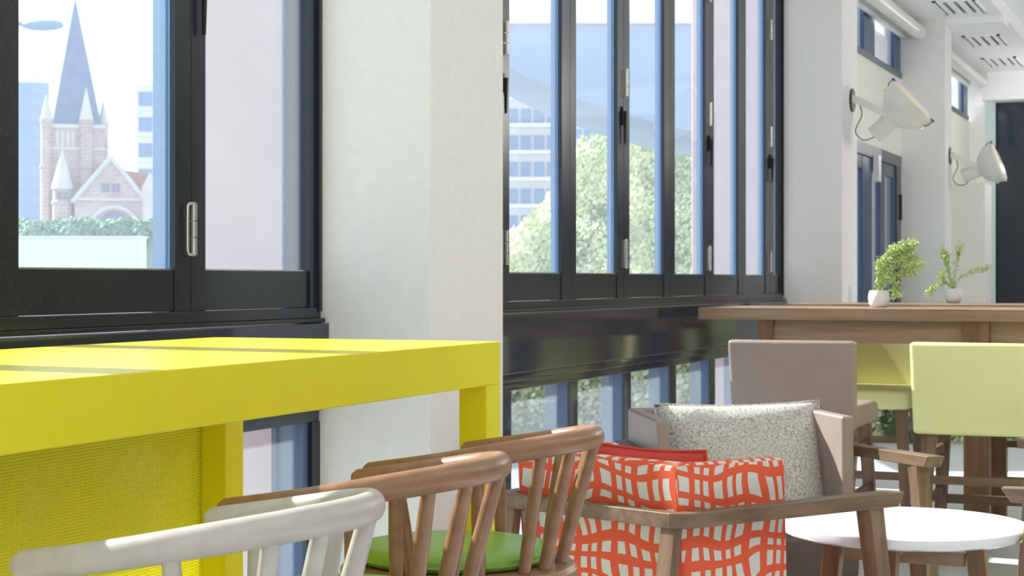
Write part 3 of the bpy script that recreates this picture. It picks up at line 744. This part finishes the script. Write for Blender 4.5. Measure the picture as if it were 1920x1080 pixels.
MB().box(0, .008, -.04, .04, -.06, .06).build('plate', 'pot', sw, bevel=.002); MB().box(.008, .013, -.02, .02, -.03, .03).build('rocker', 'pot', sw, bevel=.001)

# ------------------------------------------------------------------ outside
S('floor_outside', MB().box(-320, XW-.12, -60, 420, -.35, -.15), 'pavement', label='pale paving outside the windows')
for i, (a, b) in enumerate(((YC[0][0]+.01, YC[0][1]), (YC[1][0]+.01, YC[1][1]), (YC[2][0]+.01, YC[2][1]))):
    x0 = XW-.60
    F = tag(MB().box(x0, XW-.07, a, b, -.15, 4.2).build('wall_fin', 'pink', bevel=.01), kind='structure', label='salmon rendered outer pier behind the %s column' % ('near', 'middle', 'far')[i])

def leaf_cloud(name, centres, n, size, m, parent, seed=1):
    rnd = random.Random(seed); mb = MB()
    tot = sum(c[3]**2 for c in centres)
    for c in centres:
        k = int(n*c[3]**2/tot)
        for _ in range(k):
            d = Vector((rnd.gauss(0, 1), rnd.gauss(0, 1), rnd.gauss(0, 1))).normalized()
            r = c[3]*(rnd.random()**.35)
            r *= 1+.22*noise.noise(d*2.3+Vector(c[:3]))
            p = Vector(c[:3])+d*r
            nd = (d+Vector((rnd.gauss(0, .6), rnd.gauss(0, .6), rnd.gauss(0, .6)))).normalized()
            t1 = nd.orthogonal().normalized()*size*rnd.uniform(.6, 1.2); t2 = nd.cross(t1).normalized()*size*rnd.uniform(.4, .8)
            b = len(mb.v)
            mb.v += [tuple(p-t1), tuple(p-t2), tuple(p+t1), tuple(p+t2)]; mb.f.append((b, b+1, b+2, b+3))
    return mb.build(name, m, parent, kind='stuff')
def tree(px, t, blobs, label, n, size, seed):
    base = P(px, 524, t); R = empty('tree', (base.x, base.y, -.15), AY, label=label, cat='tree', group='leafy street trees outside the folding windows')
    top = max(b[2] for b in blobs)
    MB().tube([(0, 0, 0), (.05, 0, top*.4), (0, 0, top*.85)], [.16, .12, .05], 10).build('trunk', 'bark', R, smooth=True)
    for b in blobs[::2]:
        MB().tube([(0, 0, top*.35), (b[0]*.5, b[1]*.5, (top*.35+b[2])*.5), (b[0], b[1], b[2])], [.07, .05, .02], 7).build('branch', 'bark', R, smooth=True)
    leaf_cloud('crown', blobs, n, size, 'tree_leaf', R, seed)
def blobpx(px0, t, lst):   # (px,py,dt,rpx)
    s = t/FP; return [((px-px0)*s, dt, HC+.15+(524-py)*s, r*s) for px, py, dt, r in lst]
t1 = 20; tree(1090, t1, blobpx(1090, t1, [(1120, 330, 0, 78), (1075, 420, .3, 80), (1010, 480, -.2, 75), (960, 530, 0, 60), (1130, 480, 0, 90), (1060, 560, .2, 90), (980, 620, 0, 80), (1100, 650, 0, 90), (1020, 720, 0, 90), (1110, 760, 0, 80), (930, 700, 0, 70)]), 'pale green leafy tree outside the leftmost folding panes', 60000, .034, 3)
t2 = 24; tree(1235, t2, blobpx(1235, t2, [(1210, 280, 0, 72), (1250, 330, .3, 80), (1215, 420, 0, 90), (1290, 420, -.3, 80), (1190, 520, 0, 80), (1270, 540, 0, 90), (1230, 640, 0, 90), (1310, 620, .2, 80), (1300, 720, .1, 80), (1210, 740, 0, 80)]), 'pale green leafy tree outside the middle folding panes', 60000, .038, 5)

# shrubs low under the trees
sb = P(1150, 524, 13.5)
SH = empty('shrub_bank', (sb.x, sb.y, -.15), AY, label='low bank of pale green shrubs seen through the small lower panes', cat='shrubs')
sr = random.Random(4)
leaf_cloud('foliage', [(-3.2+.28*k, sr.uniform(-.3, .3)+.3*(k % 3), sr.choice((.25, .6, .95, 1.2))+sr.uniform(-.1, .1), sr.uniform(.28, .4)) for k in range(26)]+[(-3.2+.28*k, .5, .7, .5) for k in range(26)], 60000, .03, 'tree_leaf', SH, 21)
MB().box(-3.4, 4, .55, .8, 0, 1.1).build('inner_growth', 'hedge_leaf', SH)
# canopy over the forecourt, seen through the folding windows
tcn = 13.5; s = tcn/FP
cb = P(1150, 524, tcn)
CN = empty('forecourt_canopy', (cb.x, cb.y, 0), AY, label='curved blue-grey canopy with a white edge beam outside the folding windows', cat='canopy')
prof = []
def cl(px): return (px-1150)*s
low = catmull([(cl(830), HC+(524-60)*s, 0), (cl(940), HC+(524-118)*s, 0), (cl(1060), HC+(524-175)*s, 0), (cl(1200), HC+(524-222)*s, 0), (cl(1320), HC+(524-250)*s, 0), (cl(1500), HC+(524-262)*s, 0)], 6)
zt_ = HC+(524-46)*s
m = MB(); nL = len(low)
for dep in (0, 2.2):
    for p in low: m.v.append((p.x, dep, p.y))
    for p in low: m.v.append((p.x, dep, max(zt_, p.y+.02)))
for i in range(nL-1):
    a = 0; b = 2*nL
    m.f += [(i, i+1, nL+i+1, nL+i), (b+i, b+nL+i, b+nL+i+1, b+i+1), (i, b+i, b+i+1, i+1), (nL+i, nL+i+1, b+nL+i+1, b+nL+i)]
m.f += [(0, nL, 3*nL, 2*nL), (nL-1, 3*nL-1, 4*nL-1, 2*nL-1)]
m.build('soffit', 'canopy', CN)
MB().box(cl(700), cl(1500), -.06, 2.3, zt_+.002, zt_+20*s).build('edge_beam', 'render_white', CN, bevel=.01)
for x in (cl(760), cl(1490)):
    MB().tube([(x, 1.1, -.15), (x, 1.1, HC+(524-60)*s if x < 0 else HC+(524-262)*s)], .09, 16).build('post', 'canopy', CN, smooth=True)

# far blocks of flats
def block(px0, px1, ytop, t, dep, floors, rows, label, wall='far_white', win='far_window', nwin=4, zb=-.15, name='apartment_building', slab=.3):
    s = t/FP; c = P((px0+px1)/2, 524, t); W_ = (px1-px0)*s; H_ = HC+(524-ytop)*s
    R = empty(name, (c.x, c.y, zb), AY-math.atan(((px0+px1)/2-960)/FP), label=label, cat='building')
    H_ -= zb
    MB().box(-W_/2, W_/2, 0, dep, 0, H_).build('walls', wall, R)
    fh = rows*s
    z = H_-fh
    k = 0
    while z > 0 and k < floors:
        for i in range(nwin):
            a = -W_/2+W_*(i+.12)/nwin; b = -W_/2+W_*(i+.88)/nwin
            MB().box(a, b, -.08, .02, z+fh*.18, z+fh*.72).build('window', win, R)
        MB().box(-W_/2-.1, W_/2+.1, -slab*3, 0, z-fh*.02, z+fh*.12).build('balcony_slab', wall, R)
        z -= fh; k += 1
    return R
block(900, 1048, 140, 75, 12, 8, 50, 'white flats with blue windows left of the trees', nwin=6)
block(1075, 1146, 165, 90, 12, 8, 34, 'white and blue flats behind the leaning tree top', nwin=4)
block(1288, 1313, 325, 34, 4, 4, 48, 'slim white kiosk with blue glass beside the right tree', nwin=1, name='kiosk')
block(1322, 1420, 60, 60, 14, 6, 90, 'tan building past the right end of the folding windows', wall='pink', nwin=3)
block(1560, 1760, -60, 60, 14, 8, 90, 'warm brick building seen through the far glazed door', wall='pink', win='brick', nwin=6)
# left view
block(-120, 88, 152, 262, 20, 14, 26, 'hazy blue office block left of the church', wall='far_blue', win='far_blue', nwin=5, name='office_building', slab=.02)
block(258, 420, 160, 230, 20, 14, 48, 'white tower with blue windows right of the church', nwin=5, name='office_building', slab=.05)
rf = D.objects['office_building']
s = 262/FP
for i, (px, h_) in enumerate(((52, 22), (62, 24), (69, 20))):
    MB().tube([((px+16)*s, 6, (524-152)*s+HC+.15), ((px+16)*s, 6, (524-152+h_)*s+HC+.15)], .16, 6).build('antenna', 'far_white', rf)

# church
tch = 210; s = tch/FP
cc = P(140, 524, tch)
CH = empty('church', (cc.x, cc.y, -.15), AY+math.atan(820/FP), label='sandstone church with a tall haze-blued slate spire and corner pinnacles', cat='church')
def cxp(px): return (px-140)*s
def czp(py): return HC+.15+(524-py)*s
X0, X1 = cxp(84), cxp(198)
tw = X1-X0; tc_ = (X0+X1)/2
MB().box(X0+.25, X1-.25, 0, tw-.5, 0, czp(235)).build('tower', 'stone', CH)
MB().box(X0+.1, X1-.1, -.15, tw-.35, czp(240), czp(233)).build('cornice', 'pale_stone', CH)
MB().box(X0+.15, X1-.15, -.1, tw-.4, czp(281), czp(276)).build('string_course', 'pale_stone', CH)
for i in range(5):
    x = cxp(104+i*9.5)
    MB().box(x-.17, x+.17, -.12+.34, .3, czp(273), czp(250)).build('belfry_louvre', 'dark_opening', CH)
    if i: MB().box(x-.42, x-.2, -.05, .3, czp(275), czp(246)).build('belfry_pier', 'pale_stone', CH)
ap = (tc_, tw/2-.25, czp(-12)); b0 = [(cxp(99), .5), (cxp(189), .5), (cxp(189), tw-1), (cxp(99), tw-1)]
m = MB(); m.v = [(x, y, czp(235)) for x, y in b0]+[ap]; m.f = [(0, 1, 4), (1, 2, 4), (2, 3, 4), (3, 0, 4), (3, 2, 1, 0)]
m.build('spire', 'slate_roof', CH)
for px, y, yt, r in ((89, 0, 178, 10.5), (161, -.3, 165, 12), (193, tw*.6, 182, 9.5), (120, tw-.6, 178, 9)):
    x = cxp(px); r *= s
    MB().lathe([(r*1.05, 0), (r*1.05, czp(318)), (r*1.2, czp(316)), (r*1.2, czp(311)), (r, czp(310)), (r, czp(233)), (r*1.15, czp(231)), (r*1.15, czp(225))], 10, c=(x, y, 0)).build('turret', 'stone', CH)
    MB().lathe([(r*1.12, czp(226)), (r*.06, czp(yt))], 10, c=(x, y, 0)).build('pinnacle', 'pale_stone', CH)
r = 18*s; x = cxp(118)
MB().lathe([(r, 0), (r, czp(385)), (r*1.12, czp(384)), (r*1.12, czp(379)), (r*.98, czp(378)), (r*.98, czp(357))], 12, c=(x, -2.2, 0)).build('stair_turret', 'stone', CH)
MB().lathe([(r*1.1, czp(357)), (r*1.1, czp(353)), (r*.05, czp(284))], 12, c=(x, -2.2, 0)).build('turret_roof', 'pale_stone', CH)
for i in range(4):
    xx = cxp(109+i*6)
    MB().box(xx-.1, xx+.1, -2.2-r*1.02, -2.2-r*.8, czp(376), czp(362)).build('slit_window', 'dark_opening', CH)
MB().box(cxp(138), cxp(142), -.06+.3, .3, czp(350), czp(312)).build('slit_window', 'dark_opening', CH)
# gabled nave end
gx0, gx1, gxm = cxp(140), cxp(272), cxp(205)
g = MB(); pr = [(gx0, 0), (gx1, 0), (gx1, czp(385)), (gxm, czp(300)), (gx0, czp(378))]
g.hexa([(x, -3.4, z) for x, z in pr], [(x, 6, z) for x, z in pr]); g.f[0] = tuple(reversed(g.f[0])); g.build('gable', 'stone', CH)
for a, b in (((gx0-.3, czp(381)), (gxm, czp(297))), ((gxm, czp(297)), (gx1+.4, czp(389)))):
    MB().tube([(a[0], -3.5, a[1]), (b[0], -3.5, b[1])], .32, 6).build('coping', 'pale_stone', CH)
MB().box(gx0+.3, gx1-.3, -3.55, -3.4, czp(378), czp(373)).build('string_course', 'pale_stone', CH)
for i in range(4):
    xx = cxp(191+i*8+(4 if i > 1 else 0)); MB().box(xx-.18, xx+.18, -3.5, -3.4, czp(362), czp(346)).build('lancet_window', 'dark_opening', CH)
arc = [(cxp(211+r_*math.cos(PI*k/14)), czp(432-r_*.95*math.sin(PI*k/14))) for r_ in (44,) for k in range(15)]
MB().tube([(x, -3.6, z) for x, z in arc], .28, 6).build('arch', 'pale_stone', CH)
m = MB(); ar = [(cxp(211+30*math.cos(PI*k/14)), czp(432-36*.95*math.sin(PI*k/14))) for k in range(15)]
m.hexa([(x, -3.5, z) for x, z in ar], [(x, -3.42, z) for x, z in ar]); m.build('arch_window', 'dark_opening', CH)
m = MB(); pr = [(cxp(222), czp(318)), (cxp(275), czp(325)), (cxp(300), czp(330)), (cxp(300), czp(392)), (cxp(268), czp(385))]
m.hexa([(x, -1, z) for x, z in pr], [(x, 5, z) for x, z in pr]); m.build('nave_roof', 'red_roof', CH)
MB().box(cxp(262), cxp(330), -.8, 6, 0, czp(385)).build('nave_wall', 'stone', CH)
MB().lathe([(1.0, 0), (1.0, czp(352)), (.05, czp(325))], 8, c=(cxp(276), -3.8, 0)).build('pinnacle', 'pale_stone', CH)

# hedge and white garden wall
th_ = 60; s = th_/FP
hc = P(140, 524, th_)
HG = empty('hedge', (hc.x, hc.y, -.15), AY, label='long clipped green hedge in front of the church', cat='hedge')
bl = [((px-140)*s, random.uniform(-.4, .4), HC+.15+(524-437+random.uniform(-4, 4))*s, 27*s) for px in range(-160, 480, 16)]
leaf_cloud('foliage', bl, 26000, .10, 'hedge_leaf', HG, 9)
MB().box((-170-140)*s, (490-140)*s, -.3, .3, 0, HC+(524-432)*s).build('hedge_body', 'hedge_leaf', HG)
tw_ = 18; s = tw_/FP; wc = P(0, 524, tw_)
GW = empty('garden_wall', (wc.x, wc.y, -.15), AY, label='plain white rendered garden wall below the hedge', cat='wall')
MB().box(-330*s, 265*s, 0, .25, 0, HC+.15+(524-446)*s).build('wall', 'render_white', GW)
MB().box(-332*s, 267*s, -.03, .28, HC+.151+(524-446)*s, HC+.15+(524-442.5)*s).build('coping', 'render_white', GW)
# street lamp
ts = 30; s = ts/FP; lc = P(-60, 524, ts)
SL = empty('street_lamp', (lc.x, lc.y, -.15), AY, label='grey street lamp head reaching in at the top left of the near window', cat='street lamp')
zl = HC+.15+(524-47)*s
MB().tube([(0, 0, 0), (0, 0, zl-.5)], [.09, .06], 12).build('pole', 'lamp_grey', SL, smooth=True)
MB().tube(catmull([(0, 0, zl-.5), (.1, 0, zl-.12), (.5, 0, zl), (102*s, 0, zl+.02)], 6), .035, 10).build('arm', 'lamp_grey', SL, smooth=True)
hd = MB().lathe([(.02, -.36), (.07, -.33), (.12, -.2), (.14, 0), (.12, .2), (.07, .33), (.02, .36)], 20).xf(Matrix.Translation((140*s, 0, zl)) @ Matrix.Rotation(PI/2, 4, 'Y') @ Matrix.Scale(.7, 4, (1, 0, 0)))
hd.build('lamp_head', 'lamp_grey', SL, smooth=True)
